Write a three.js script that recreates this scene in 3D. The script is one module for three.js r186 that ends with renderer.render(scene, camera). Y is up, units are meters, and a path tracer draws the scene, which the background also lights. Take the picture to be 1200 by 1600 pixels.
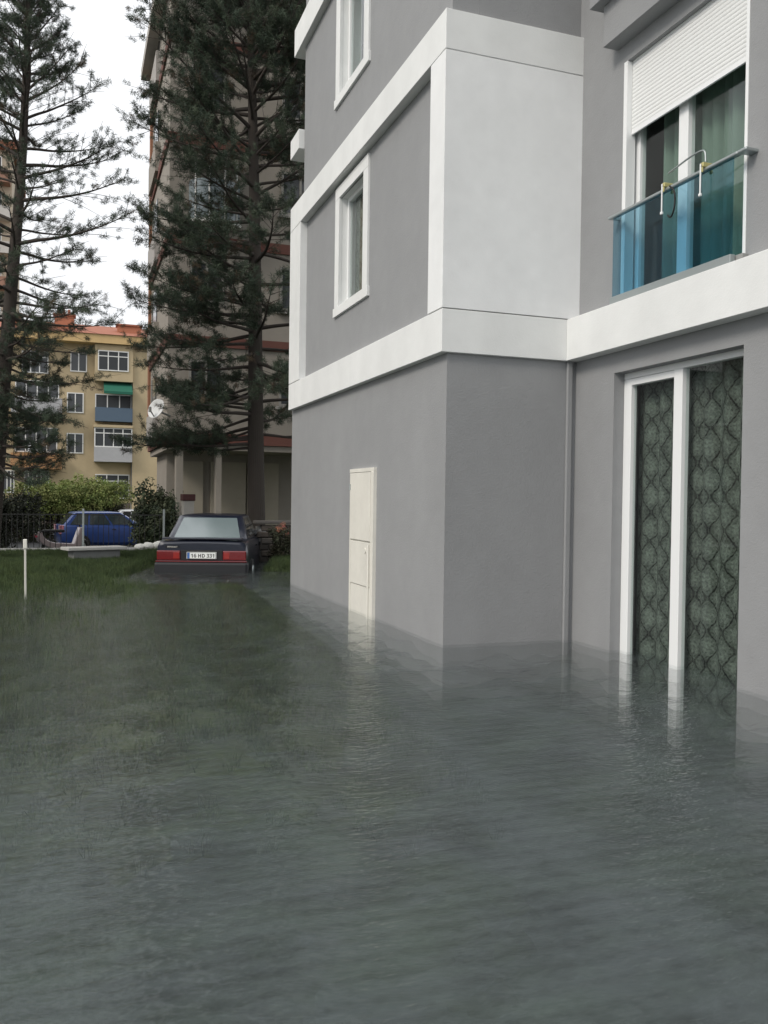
import * as THREE from 'three';
import { RoundedBoxGeometry } from 'three/addons/geometries/RoundedBoxGeometry.js';
import { mergeGeometries, toCreasedNormals, mergeVertices } from 'three/addons/utils/BufferGeometryUtils.js';

// ---------------------------------------------------------------- camera, sky, sun, exposure
const scene = new THREE.Scene();
const camera = new THREE.PerspectiveCamera(60.98, 0.75, 0.1, 2000);
camera.position.set(-3.489, 1.5, 8.084);
camera.rotation.order = 'YXZ';
camera.rotation.set(-0.0162, -0.3442, 0.0135);
scene.add(camera);

const renderer = new THREE.WebGLRenderer({ antialias: true });
renderer.setSize(768, 1024);
renderer.toneMapping = THREE.LinearToneMapping;
renderer.toneMappingExposure = 1.5;
renderer.shadowMap.enabled = true;
renderer.shadowMap.type = THREE.PCFSoftShadowMap;

// ---------------------------------------------------------------- noise helpers
function rng(seed) { let a = seed >>> 0; return () => { a = (a + 0x6D2B79F5) | 0; let t = Math.imul(a ^ (a >>> 15), 1 | a); t = (t + Math.imul(t ^ (t >>> 7), 61 | t)) ^ t; return ((t ^ (t >>> 14)) >>> 0) / 4294967296; }; }
function lattice(n, seed) { const r = rng(seed), a = new Float32Array(n * n); for (let i = 0; i < n * n; i++) a[i] = r(); return a; }
const LAT = lattice(256, 7);
const sm = t => t * t * (3 - 2 * t);
function vn(x, y, per = 256, off = 0) {                 // periodic value noise 0..1
  let xi = Math.floor(x), yi = Math.floor(y); const fx = sm(x - xi), fy = sm(y - yi);
  const w = (i, j) => LAT[((((j % per) + per) % per + off * 37) % 256) * 256 + ((((i % per) + per) % per + off * 91) % 256)];
  const a = w(xi, yi), b = w(xi + 1, yi), c = w(xi, yi + 1), d = w(xi + 1, yi + 1);
  return a + (b - a) * fx + (c - a) * fy + (a - b - c + d) * fx * fy;
}
function fbm(x, y, per, oct = 4, off = 0) { let s = 0, a = 0.5, n = 0; for (let o = 0; o < oct; o++) { s += a * vn(x, y, per, off + o); n += a; x *= 2; y *= 2; per *= 2; a *= 0.5; } return s / n; }
const clamp = (v, a = 0, b = 1) => Math.min(b, Math.max(a, v));
const step = (a, b, v) => sm(clamp((v - a) / (b - a)));

function tex(n, fn, srgb = false) {
  const d = new Uint8Array(n * n * 4);
  for (let j = 0; j < n; j++) for (let i = 0; i < n; i++) {
    const c = fn(i / n, j / n), k = (j * n + i) * 4;
    const v = Array.isArray(c) ? c : [c, c, c];
    d[k] = clamp(v[0]) * 255; d[k + 1] = clamp(v[1]) * 255; d[k + 2] = clamp(v[2]) * 255; d[k + 3] = 255;
  }
  const t = new THREE.DataTexture(d, n, n, THREE.RGBAFormat);
  t.wrapS = t.wrapT = THREE.RepeatWrapping; t.magFilter = THREE.LinearFilter; t.minFilter = THREE.LinearMipmapLinearFilter; t.generateMipmaps = true;
  if (srgb) t.colorSpace = THREE.SRGBColorSpace;
  t.needsUpdate = true; return t;
}
function rep(t, metres) { const c = t.clone(); c.repeat.set(1 / metres, 1 / metres); c.needsUpdate = true; return c; }

// overcast sky: an even white cloud layer, brighter towards the zenith
{
  const W = 256, H = 128, d = new Float32Array(W * H * 4);
  for (let j = 0; j < H; j++) for (let i = 0; i < W; i++) {
    const el = ((j + 0.5) / H - 0.5) * Math.PI, s = Math.max(0, Math.sin(el));
    const cl = 0.94 + 0.12 * fbm(i / W * 8, j / H * 8, 8, 4, 3);
    const L = (0.66 + 0.34 * s) * cl, k = (j * W + i) * 4;
    d[k] = L * 0.98; d[k + 1] = L; d[k + 2] = L * 1.03; d[k + 3] = 1;
  }
  const t = new THREE.DataTexture(d, W, H, THREE.RGBAFormat, THREE.FloatType);
  t.mapping = THREE.EquirectangularReflectionMapping; t.magFilter = THREE.LinearFilter; t.needsUpdate = true;
  scene.background = t; scene.environment = t;
}
const sun = new THREE.DirectionalLight(0xfff6ea, 1.3);
sun.position.set(-26, 26, 7); sun.target.position.set(0, 2, -4);
sun.castShadow = true; sun.shadow.radius = 34; sun.shadow.mapSize.set(2048, 2048);
Object.assign(sun.shadow.camera, { left: -40, right: 40, top: 40, bottom: -40, near: 1, far: 140 });
scene.add(sun, sun.target);

// ---------------------------------------------------------------- build helpers
const names = {};
function numbered(n) { names[n] = (names[n] || 0) + 1; return names[n] === 1 ? n : `${n}_${String(names[n] - 1).padStart(3, '0')}`; }
function tag(o, label, category, group, kind) { o.userData = { label, category }; if (group) o.userData.group = group; if (kind) o.userData.kind = kind; return o; }
function shade(o) { o.castShadow = true; o.receiveShadow = true; return o; }
function thing(name, label, category, pos = [0, 0, 0], turn = 0, group) {
  const g = new THREE.Group(); g.name = numbered(name); g.position.set(...pos); g.rotation.y = turn; scene.add(g); return tag(g, label, category, group);
}
function part(name, geos, mat, parent, label) {
  const g = Array.isArray(geos) ? mergeGeometries(geos.map(x => x.index ? x.toNonIndexed() : x).map(strip)) : geos;
  const m = shade(new THREE.Mesh(g, mat)); m.name = name; parent.add(m); if (label) m.userData.label = label; return m;
}
function solo(name, geos, mat, label, category, group) { const m = part(numbered(name), geos, mat, scene); return tag(m, label, category, group); }
function struct(name, geo, mat) { const m = shade(new THREE.Mesh(geo, mat)); m.name = name; m.userData.kind = 'structure'; scene.add(m); return m; }
function strip(g) { for (const k of Object.keys(g.attributes)) if (!['position', 'normal', 'uv'].includes(k)) g.deleteAttribute(k); return g; }
function muv(g) {                                        // uv in metres, by the way each face points
  if (g.index) g = g.toNonIndexed();
  const p = g.attributes.position, n = g.attributes.normal, u = new Float32Array(p.count * 2);
  for (let i = 0; i < p.count; i += 3) {
    let nx = 0, ny = 0, nz = 0; for (let k = 0; k < 3; k++) { nx += n.getX(i + k); ny += n.getY(i + k); nz += n.getZ(i + k); }
    nx = Math.abs(nx); ny = Math.abs(ny); nz = Math.abs(nz);
    for (let k = 0; k < 3; k++) { const j = i + k, x = p.getX(j), y = p.getY(j), z = p.getZ(j);
      if (nx >= ny && nx >= nz) { u[2 * j] = z; u[2 * j + 1] = y; } else if (ny >= nz) { u[2 * j] = x; u[2 * j + 1] = z; } else { u[2 * j] = x; u[2 * j + 1] = y; } }
  }
  g.setAttribute('uv', new THREE.BufferAttribute(u, 2)); return strip(g);
}
function bx(x0, x1, y0, y1, z0, z1, r = 0) {
  const w = x1 - x0, h = y1 - y0, d = z1 - z0;
  const g = r > 0 ? new RoundedBoxGeometry(w, h, d, 2, Math.min(r, w / 2.1, h / 2.1, d / 2.1)) : new THREE.BoxGeometry(w, h, d);
  g.translate((x0 + x1) / 2, (y0 + y1) / 2, (z0 + z1) / 2); return muv(g);
}
function tube(pts, r, seg = 8, n = 8) { const c = new THREE.CatmullRomCurve3(pts.map(p => p.isVector3 ? p : new THREE.Vector3(...p))); return strip(new THREE.TubeGeometry(c, n, r, seg, false).toNonIndexed()); }
function rod(a, b, r, seg = 8) { const A = new THREE.Vector3(...a), B = new THREE.Vector3(...b); const g = new THREE.CylinderGeometry(r, r, A.distanceTo(B), seg);
  g.applyQuaternion(new THREE.Quaternion().setFromUnitVectors(new THREE.Vector3(0, 1, 0), B.clone().sub(A).normalize())); g.translate(...A.add(B).multiplyScalar(0.5).toArray()); return strip(g.toNonIndexed()); }
// wall facing -x: sheet at x0 with thickness t, rectangle z0..z1, y0..y1, with rectangular holes [z0,z1,y0,y1]
function wallX(x0, t, z0, z1, y0, y1, holes = []) {
  const s = new THREE.Shape([[-z1, y0], [-z0, y0], [-z0, y1], [-z1, y1]].map(p => new THREE.Vector2(...p)));
  for (const [a, b, c, d] of holes) s.holes.push(new THREE.Path([[-b, c], [-b, d], [-a, d], [-a, c]].map(p => new THREE.Vector2(...p))));
  const g = new THREE.ExtrudeGeometry(s, { depth: t, bevelEnabled: false }); g.rotateY(Math.PI / 2); g.translate(x0, 0, 0); return muv(g);
}
// wall facing +z
function wallZ(z0, t, x0, x1, y0, y1, holes = []) {
  const s = new THREE.Shape([[x0, y0], [x1, y0], [x1, y1], [x0, y1]].map(p => new THREE.Vector2(...p)));
  for (const [a, b, c, d] of holes) s.holes.push(new THREE.Path([[a, c], [a, d], [b, d], [b, c]].map(p => new THREE.Vector2(...p))));
  const g = new THREE.ExtrudeGeometry(s, { depth: t, bevelEnabled: false }); g.translate(0, 0, z0 - t); return muv(g);
}

// ---------------------------------------------------------------- materials
const col = (r, g, b) => new THREE.Color().setRGB(r, g, b);
const paintTex = tex(512, (u, v) => { const a = fbm(u * 4, v * 4, 4, 5, 1), b = fbm(u * 24, v * 24, 24, 3, 5), c = fbm(u * 9, v * 2, 2, 3, 11); return 0.83 + 0.13 * a + 0.06 * b + 0.05 * (c - 0.5); });
const stucco = tex(512, (u, v) => 0.5 * fbm(u * 48, v * 48, 48, 3, 2) + 0.5 * fbm(u * 128, v * 128, 128, 1, 4));
const M = {};
const std = (o) => new THREE.MeshStandardMaterial(o);
const phys = (o) => new THREE.MeshPhysicalMaterial(o);
const paint = (c, bump = 0.002, rough = 0.85) => std({ color: c, roughness: rough, map: rep(paintTex, 3.1), bumpMap: rep(stucco, 0.9), bumpScale: bump });
M.grey = paint(col(0.298, 0.303, 0.309));
M.white = paint(col(0.81, 0.82, 0.81), 0.001, 0.7);
M.panel = paint(col(0.86, 0.87, 0.87), 0.001, 0.75);
M.upvc = std({ color: col(0.82, 0.83, 0.83), roughness: 0.35 });
M.joint = std({ color: col(0.2, 0.2, 0.19), roughness: 0.95 });
M.alu = std({ color: col(0.42, 0.46, 0.46), roughness: 0.4, metalness: 0.7 });
M.glass = phys({ color: col(0.93, 0.96, 0.95), roughness: 0.02, specularIntensity: 0.6, transmission: 1, thickness: 0, ior: 1.5 });
M.teal = phys({ color: col(0.58, 0.76, 0.84), roughness: 0.02, specularIntensity: 0.45, transmission: 1, thickness: 0, ior: 1.5 });
M.room = std({ color: col(0.16, 0.15, 0.14), roughness: 0.95 });
M.cream = std({ color: col(0.78, 0.76, 0.69), roughness: 0.5, map: rep(paintTex, 1.3) });
M.black = std({ color: col(0.012, 0.012, 0.013), roughness: 0.7 });
M.rubber = std({ color: col(0.02, 0.02, 0.02), roughness: 0.9 });
M.chrome = std({ color: col(0.6, 0.6, 0.6), roughness: 0.25, metalness: 1 });
M.brass = std({ color: col(0.5, 0.45, 0.2), roughness: 0.4, metalness: 0.2 });
M.concrete = paint(col(0.3, 0.3, 0.29), 0.004, 0.95);

// ---------------------------------------------------------------- ground, street, path, flood water
function lawnDip(x, z) {                                  // the lower driveway that the sedan stands on
  const dx = 0.276, dz = -0.961, rx = x + 0.5, rz = z + 11.3, along = rx * dx + rz * dz, off = Math.abs(rx * dz - rz * dx);
  return (1 - step(0.95, 1.35, off)) * (1 - step(2.6, 3.6, along)) * step(-6.5, -9, z);
}
function groundY(x, z) {
  const kn = [[14, -0.95], [4.5, -0.9], [0.5, -0.42], [-3, -0.2], [-8.2, -0.03], [-9.8, 0.08], [-15, 0.11], [-18, -0.62], [-400, -0.62]];
  let h = kn[0][1];
  for (let i = 0; i < kn.length - 1; i++) if (z <= kn[i][0]) { const t = clamp((kn[i][0] - z) / (kn[i][0] - kn[i + 1][0])); h = kn[i][1] + (kn[i + 1][1] - kn[i][1]) * sm(t); }
  h += (fbm(x * 0.7 + 50, z * 0.7 + 50, 256, 3) - 0.5) * 0.09 * step(4, -2, z) * step(-18, -15, z);
  const left = 1 - step(-3.2, 0.2, x + 0.5 * (fbm(x + 33, z + 33, 256, 2, 3) - 0.5)); h += left * step(-6, -3, z) * (1 - step(0.5, 4.5, z)) * Math.max(0, -0.1 - h) * 0.75;
  h -= 0.35 * step(-0.9, -0.3, x) * step(-9.6, -8.2, z);
  const d = lawnDip(x, z); return h * (1 - d) + Math.min(h, -0.43) * d;
}
function gridXZ(xs, zs, yf) {
  const nx = xs.length, nz = zs.length, pos = [], uv = [], idx = [];
  for (let j = 0; j < nz; j++) for (let i = 0; i < nx; i++) { pos.push(xs[i], yf(xs[i], zs[j]), zs[j]); uv.push(xs[i], zs[j]); }
  for (let j = 0; j < nz - 1; j++) for (let i = 0; i < nx - 1; i++) { const a = j * nx + i, b = a + 1, c = a + nx, d = c + 1; idx.push(a, c, b, b, c, d); }
  const g = new THREE.BufferGeometry(); g.setAttribute('position', new THREE.Float32BufferAttribute(pos, 3)); g.setAttribute('uv', new THREE.Float32BufferAttribute(uv, 2)); g.setIndex(idx); g.computeVertexNormals(); return g;
}
const span = (a, b, s) => { const o = []; const n = Math.round((b - a) / s); for (let i = 0; i <= n; i++) o.push(a + (b - a) * i / n); return o; };
const soil = tex(512, (u, v) => { const a = fbm(u * 10, v * 10, 10, 5, 2), b = fbm(u * 60, v * 60, 60, 2, 6); const k = 0.6 + 0.5 * a; return [0.23 * k + 0.05 * b, 0.265 * k + 0.06 * b, 0.17 * k]; }, true);
M.soil = std({ color: 0xffffff, map: rep(soil, 2.3), roughness: 0.95 });
struct('ground', gridXZ([-400, -150, -60, -30, ...span(-16, 4, 0.25), 12, 40, 150, 400], [-500, -250, -120, -60, -40, -25, ...span(-20, 3, 0.25), 8, 14, 60, 200], groundY), M.soil);
const asphaltTex = tex(256, (u, v) => 0.7 + 0.3 * fbm(u * 64, v * 64, 64, 2, 3));
struct('street', bx(-80, 60, -0.75, -0.585, -44, -20.5), std({ color: col(0.055, 0.055, 0.056), roughness: 0.9, map: rep(asphaltTex, 2) }));
struct('pavement', bx(-40, -0.9, -0.2, 0.165, -14.75, -13.75, 0.02), M.concrete);

// water
{
  const silt = tex(1024, (u, v) => {
    const a = fbm(u * 6, v * 10, 2, 6, 9), b = fbm(u * 26, v * 44, 2, 4, 3), g = step(0.45, 0.75, fbm(u * 8 , v * 12, 4, 5, 14));
    const k = 0.3 + 0.9 * a + 0.75 * (b - 0.5);
    return [k * (0.95 - 0.08 * g), k * (1 + 0.0 * g), k * (1.0 - 0.16 * g)];
  });
  const n = 1024, rip = tex(n, (u, v) => {
    let s = 0.5 * fbm(u * 10, v * 22, 2, 1, 2);
    const w1 = fbm(u * 6 + 0.2, v * 14, 2, 3, 5), w2 = fbm(u * 24, v * 56, 8, 3, 8), w3 = fbm(u * 70, v * 150, 10, 2, 12);
    return clamp(0.3 * w1 + 0.38 * (1 - Math.abs(2 * w2 - 1)) + 0.3 * w3);
  });
  M.water = phys({ color: col(0.97, 0.98, 0.98), roughness: 0.16, ior: 1.33, specularIntensity: 0.42, transmission: 1, thickness: 0, bumpMap: rep(rip, 2.6), bumpScale: 0.015 });
  const wave = (x, z) => 0.005 * (fbm(x * 1.9 + 30, z * 3.1 + 30, 256, 3, 1) - 0.5) + 0.002 * Math.sin(x * 2.1 + z * 7.3 + 3 * vn(x * 0.6 + 9, z * 0.6 + 9)) * vn(x * 0.5 + 60, z * 0.5 + 60);
  struct('flood_water', gridXZ([-60, -30, -18, ...span(-11, 2.2, 0.085), 9], [-15, ...span(-14, 7.2, 0.085), 9, 14, 40], (x, z) => (x < -12 || x > 2.4 || z > 7.5) ? 0 : wave(x, z)), M.water);
  // drifting layers of suspended silt that make the water murkier with depth
  const film = tex(1024, (u, v) => { const a = fbm(u * 9, v * 12, 3, 5, 21), b = fbm(u * 40, v * 54, 2, 3, 17), g = step(0.4, 0.7, fbm(u * 7, v * 9, 1, 4, 14)); const c = fbm(u * 110, v * 150, 10, 2, 31), k = clamp(0.12 + 0.5 * step(0.3, 0.7, a) + 1.5 * (b - 0.42) + 0.7 * (c - 0.5)); return [k * (0.94 - 0.1 * g), k, k * (1.02 - 0.18 * g)]; });
  const bed = [[-0.03, 0.14], [-0.14, 0.1], [-0.27, 0.18], [-0.41, 0.28], [-0.56, 0.4], [-0.72, 0.62]];
  bed.forEach(([y, opacity], i) => struct('suspended_silt' + (i ? '_00' + i : ''), gridXZ([-60, -30, ...span(-12, 2.4, 0.1), 9], [...span(-14, 7.2, 0.1), 14, 40], (x, z) => y + (i ? 0.17 : 0.02) * (fbm(x * 4.3 + 11 * i + 60, z * 4.3 + 70, 256, 2, i) - 0.5)), std({ color: i ? col(0.152, 0.17, 0.177) : col(0.2, 0.222, 0.23), roughness: 1, transparent: true, opacity, map: rep(i ? silt : film, i ? 4.3 - 0.3 * i : 3.3) })));
}

// ---------------------------------------------------------------- grey apartment building
const XA = 0.085, XC = 1.595, XB = 1.445, ZB = -0.05;
const grey = thing('apartment_building', 'grey apartment building with white bands standing in the flood water', 'building');
part('wall', [bx(XA, 6, -1.3, 2.99, -6.66, ZB - 0.12)], M.grey, grey);
part('return_wall', [bx(XA, XC + 0.1, -1.3, 2.99, ZB - 0.12, ZB)], M.grey, grey);
const LW = [0.66, 2.44, -1.0, 2.775], UW = [0.74, 2.44, 3.5, 5.81];
part('wall', wallX(XC, 0.28, ZB - 0.1, 9, -1.3, 2.99, [[LW[0], LW[1], -1.0, LW[3]]]), M.grey, grey);
part('wall', wallX(XC, 0.28, ZB - 0.1, 9, 3.4, 12.6, [UW]), M.grey, grey);
// lower white band round the bay and along the recessed facade
part('band', [bx(0, XC + 0.05, 2.984, 3.42, -6.6, 0, 0.006)], M.white, grey);
part('band', [bx(XB, XC + 0.2, 2.984, 3.422, 0.001, 9, 0.006)], M.white, grey);
part('band_joint', [bx(0.015, XC, 3.40, 6.04, -0.37, -0.015)], M.joint, grey);
part('band_joint', [bx(0.015, 0.5, 3.40, 6.04, -6.585, -5.93)], M.joint, grey);
part('corner_panel', [bx(0, XC + 0.04, 3.43, 6.012, -0.385, 0, 0.004)], M.panel, grey, 'pale smooth panel on the side of the bay');
part('corner_strip', [bx(0, 0.4, 3.43, 6.012, -6.6, -5.9, 0.004)], M.white, grey);
part('band', [bx(0, XC + 0.04, 6.02, 6.42, -6.6, 0, 0.006)], M.white, grey);
const W1 = [-3.98, -2.87, 4.25, 5.80], W2 = [-3.98, -2.87, 7.27, 8.82];
part('wall', wallX(0.115, 0.3, -5.92, -0.36, 3.40, 6.03, [W1]), M.grey, grey);
part('wall', wallX(XA + 0.01, 0.3, -6.06, -0.06, 6.40, 8.98, [W2]), M.grey, grey);
part('return_wall', [bx(XA + 0.311, XC + 0.05, 6.40, 12.6, -0.36, -0.06)], M.grey, grey);
part('wall', [bx(XA + 0.01, XA + 0.34, 9.35, 12.6, -6.06, -0.06)], M.grey, grey);
part('band', [bx(0, XC, 8.94, 9.40, -6.46, -0.0, 0.006)], M.white, grey);
part('rear_ledge', [bx(0.0, 1.6, 7.28, 7.60, -6.66, -6.08, 0.006)], M.white, grey);
part('core', [bx(0.95, 5.9, 2.99, 12.55, -6.0, -0.37)], M.room, grey);
part('rear_wall', [bx(XA + 0.32, 5.95, 3.0, 12.6, -6.05, -6.0)], M.grey, grey);
part('roof', [bx(-0.2, 6.3, 12.6, 12.85, -6.8, 9)], M.white, grey);
part('room', [bx(4.6, 4.75, -1.2, 12.5, -0.3, 9), bx(1.9, 4.6, 3.0, 3.3, -0.3, 9), bx(1.9, 4.6, 6.2, 6.45, -0.3, 9), bx(1.9, 4.6, -1.2, -1.05, -0.3, 9), bx(1.7, 4.7, -1.2, 12.5, 8.9, 9.05), bx(1.7, 4.6, -1.2, 12.5, -0.33, -0.18)], M.room, grey);
// corner downpipe
part('downpipe', [bx(1.475, 1.545, -1.2, 2.983, -0.052, -0.015, 0.015)], M.grey, grey);
// stepped ledge above the upper window
part('ledge', [bx(XC - 0.17, XC + 0.1, 5.985, 6.385, 0.62, 9, 0.006)], M.grey, grey);
part('ledge', [bx(XC - 0.27, XC + 0.1, 6.388, 7.2, 0.52, 9, 0.006)], M.grey, grey);

// folded curtain sheet facing -x
function curtain(x, z0, z1, y0, y1, folds, amp, seed) {
  const nz = 90, ny = 14, pos = [], uv = [], idx = [];
  for (let j = 0; j <= ny; j++) for (let i = 0; i <= nz; i++) { const u = i / nz, v = j / ny; const ph = u * folds * Math.PI * 2 + 1.4 * vn(u * 9 + seed, seed);
    pos.push(x + amp * Math.sin(ph) + amp * 0.5 * Math.sin(ph * 0.43 + v * 0.8 + seed), y0 + (y1 - y0) * v, z0 + (z1 - z0) * u + amp * 0.3 * Math.cos(ph)); uv.push(u * (z1 - z0) * 1.35, v * (y1 - y0)); }
  for (let j = 0; j < ny; j++) for (let i = 0; i < nz; i++) { const a = j * (nz + 1) + i; idx.push(a, a + 1, a + nz + 1, a + 1, a + nz + 2, a + nz + 1); }
  const g = new THREE.BufferGeometry(); g.setAttribute('position', new THREE.Float32BufferAttribute(pos, 3)); g.setAttribute('uv', new THREE.Float32BufferAttribute(uv, 2)); g.setIndex(idx); g.computeVertexNormals(); return g;
}
const damask = (() => {                                   // woven ogee lattice with leafy medallions, thread by thread uneven
  const t = tex(512, (u0, v0) => {
    const u = u0 * 4 + 0.16 * (fbm(u0 * 12, v0 * 12, 12, 3, 4) - 0.5), v = v0 * 4 + 0.2 * (fbm(u0 * 12, v0 * 12, 12, 3, 9) - 0.5);
    const w = 0.5 + 0.4 * Math.cos(v * Math.PI * 2), d = Math.abs(((u % 1) + 1) % 1 - 0.5) * 2;
    const line = 1 - step(0.03, 0.13, Math.abs(d - w)), leaf = step(0.5, 0.9, Math.abs(Math.sin(u * 6.283 * 3 + 2 * Math.sin(v * 12.57)) * Math.sin(v * 6.283 * 4)));
    const e = (cx, cy, rx, ry) => { const dx = ((((u - cx) % 1) + 1.5) % 1 - 0.5) / rx, dy = ((((v - cy) % 1) + 1.5) % 1 - 0.5) / ry; return Math.hypot(dx, dy) + 0.16 * Math.sin(7 * Math.atan2(dy, dx)); };
    const m = Math.max(1 - step(0.6, 1.1, e(0.5, 0, 0.24, 0.27)), 1 - step(0.6, 1.1, e(0, 0.5, 0.24, 0.27)));
    const n = 0.45 + 1.1 * fbm(u0 * 72, v0 * 72, 72, 3, 1), wear = 0.75 + 0.5 * fbm(u0 * 6, v0 * 6, 6, 3, 2);
    const k = clamp(0.36 - 0.24 * line * wear + 0.16 * m * wear - 0.13 * leaf * wear - 0.1 * step(0.5, 0.8, fbm(u0 * 9, v0 * 9, 9, 3, 20))) * n;
    return [k * 0.92, k * 1.02, k * 0.94];
  }); t.repeat.set(1 / 1.05, 1 / 1.2); return t;
})();
M.lace = std({ color: col(0.27, 0.275, 0.26), map: damask, roughness: 0.95 });
const sheerTex = tex(256, (u, v) => { const k = 0.72 + 0.28 * fbm(u * 40, v * 1, 1, 4, 5) - 0.1 * fbm(u * 7, v, 1, 2, 8); return [k * 0.86, k, k * 0.9]; });
M.sheer = std({ color: col(0.25, 0.3, 0.275), map: rep(sheerTex, 1.7), roughness: 0.95 });
M.net = std({ color: col(0.7, 0.72, 0.74), roughness: 0.95 });

// lower window (fixed light and sash)
{
  const w = new THREE.Group(); w.name = 'window'; grey.add(w); w.userData.label = 'tall window with patterned curtain rising out of the water';
  const x = XC + 0.12, f = 0.07, [z0, z1, , y1] = LW;
  part('frame', [bx(x, x + f, -1, y1 - 0.062, z0, z0 + 0.06, 0.004), bx(x, x + f, y1 - 0.06, y1, z0, z1, 0.004), bx(x, x + f, -1, y1 - 0.062, z1 - 0.06, z1, 0.004), bx(x - 0.012, x + f, -1, y1 - 0.062, 1.44, 1.56, 0.006)], M.upvc, w);
  part('sash', [bx(x - 0.008, x + f - 0.01, -1, y1 - 0.064, z0 + 0.062, z0 + 0.13, 0.006), bx(x - 0.008, x + f - 0.01, y1 - 0.13, y1 - 0.064, z0 + 0.132, 1.438, 0.006)], M.upvc, w);
  part('pane', [bx(x + 0.03, x + 0.034, -1, y1 - 0.132, z0 + 0.132, 1.438)], M.glass, w);
  part('pane', [bx(x + 0.03, x + 0.034, -1, y1 - 0.062, 1.562, z1 - 0.062)], M.glass, w);
  part('curtain', curtain(x + 0.17, z0 + 0.02, z1 + 0.25, -1, y1 + 0.12, 9, 0.03, 4), M.lace, w, 'dark green curtain with woven ogee pattern');
}
// upper window with roller shutter
{
  const w = new THREE.Group(); w.name = 'window'; grey.add(w); w.userData.label = 'upper window with half lowered white roller shutter';
  const x = XC + 0.13, f = 0.07, [z0, z1, y0, y1] = UW;
  part('frame', [bx(x, x + f, y0, y1, z0 + 0.01, z0 + 0.1, 0.004), bx(x, x + f, y0, y1, z1 - 0.08, z1, 0.004), bx(x, x + f, y0, y0 + 0.07, z0 + 0.102, z1 - 0.082, 0.004), bx(x - 0.012, x + f, y0 + 0.072, y1, 1.43, 1.56, 0.006)], M.upvc, w);
  part('pane', [bx(x + 0.03, x + 0.034, y0 + 0.072, y1, z0 + 0.102, 1.428)], M.glass, w);
  part('pane', [bx(x + 0.03, x + 0.034, y0 + 0.072, y1, 1.562, z1 - 0.082)], M.glass, w);
  part('curtain', curtain(x + 0.17, z0 + 0.22, z1 + 0.25, y0, y1 + 0.1, 13, 0.028, 9), M.sheer, w, 'pale green sheer curtain hanging in folds');
  part('shutter_guide', [bx(XC - 0.006, XC + 0.1, y0 + 0.005, y1 - 0.003, z0 + 0.003, z0 + 0.06, 0.003)], M.upvc, w);
  part('shutter_guide', [bx(XC - 0.006, XC + 0.1, y0 + 0.005, y1 - 0.003, z1 - 0.035, z1 - 0.003, 0.003)], M.upvc, w);
  part('sill', [bx(XC - 0.06, XC + 0.13, 3.424, 3.497, 0.70, 2.47, 0.004)], M.concrete, w);
  const sh = new THREE.Group(); sh.name = 'roller_shutter'; grey.add(sh);
  const sg = (() => { const s = new THREE.Shape(); s.moveTo(0, 0.0015); s.quadraticCurveTo(-0.007, 0.019, 0, 0.0365); s.lineTo(0.01, 0.0365); s.lineTo(0.01, 0.0015); s.closePath(); const g = new THREE.ExtrudeGeometry(s, { depth: z1 - 0.038 - (z0 + 0.063), bevelEnabled: false, curveSegments: 4 }); return strip(g); })();
  const ns = 20, y00 = 5.14;
  const slatMat = std({ color: col(0.78, 0.79, 0.78), roughness: 0.5 });
  for (let k = 0; k < ns; k++) { const m = part('slat', sg, slatMat, sh); m.position.set(XC + 0.055, y00 + k * 0.038, z0 + 0.063); }
  part('bottom_bar', [bx(XC + 0.05, XC + 0.07, y00 - 0.05, y00 - 0.001, z0 + 0.063, z1 - 0.038, 0.004)], M.upvc, sh);
}
// glass balustrade in front of the upper window
{
  const r = new THREE.Group(); r.name = 'balustrade'; grey.add(r); r.userData.label = 'teal glass balustrade with grey handrail';
  part('glass_panel', [bx(1.495, 1.505, 3.47, 4.275, 0.745, 2.392)], M.teal, r);
  part('bottom_rail', [bx(1.475, 1.525, 3.424, 3.50, 0.73, 2.40, 0.004)], M.alu, r);
  part('handrail', [bx(1.47, 1.53, 4.275, 4.303, 0.68, 2.46, 0.01), bx(1.47, 1.62, 4.275, 4.303, 2.46, 2.56, 0.01), bx(1.48, 1.60, 4.277, 4.3, 0.685, 0.72, 0.006)], M.alu, r);
}
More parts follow.
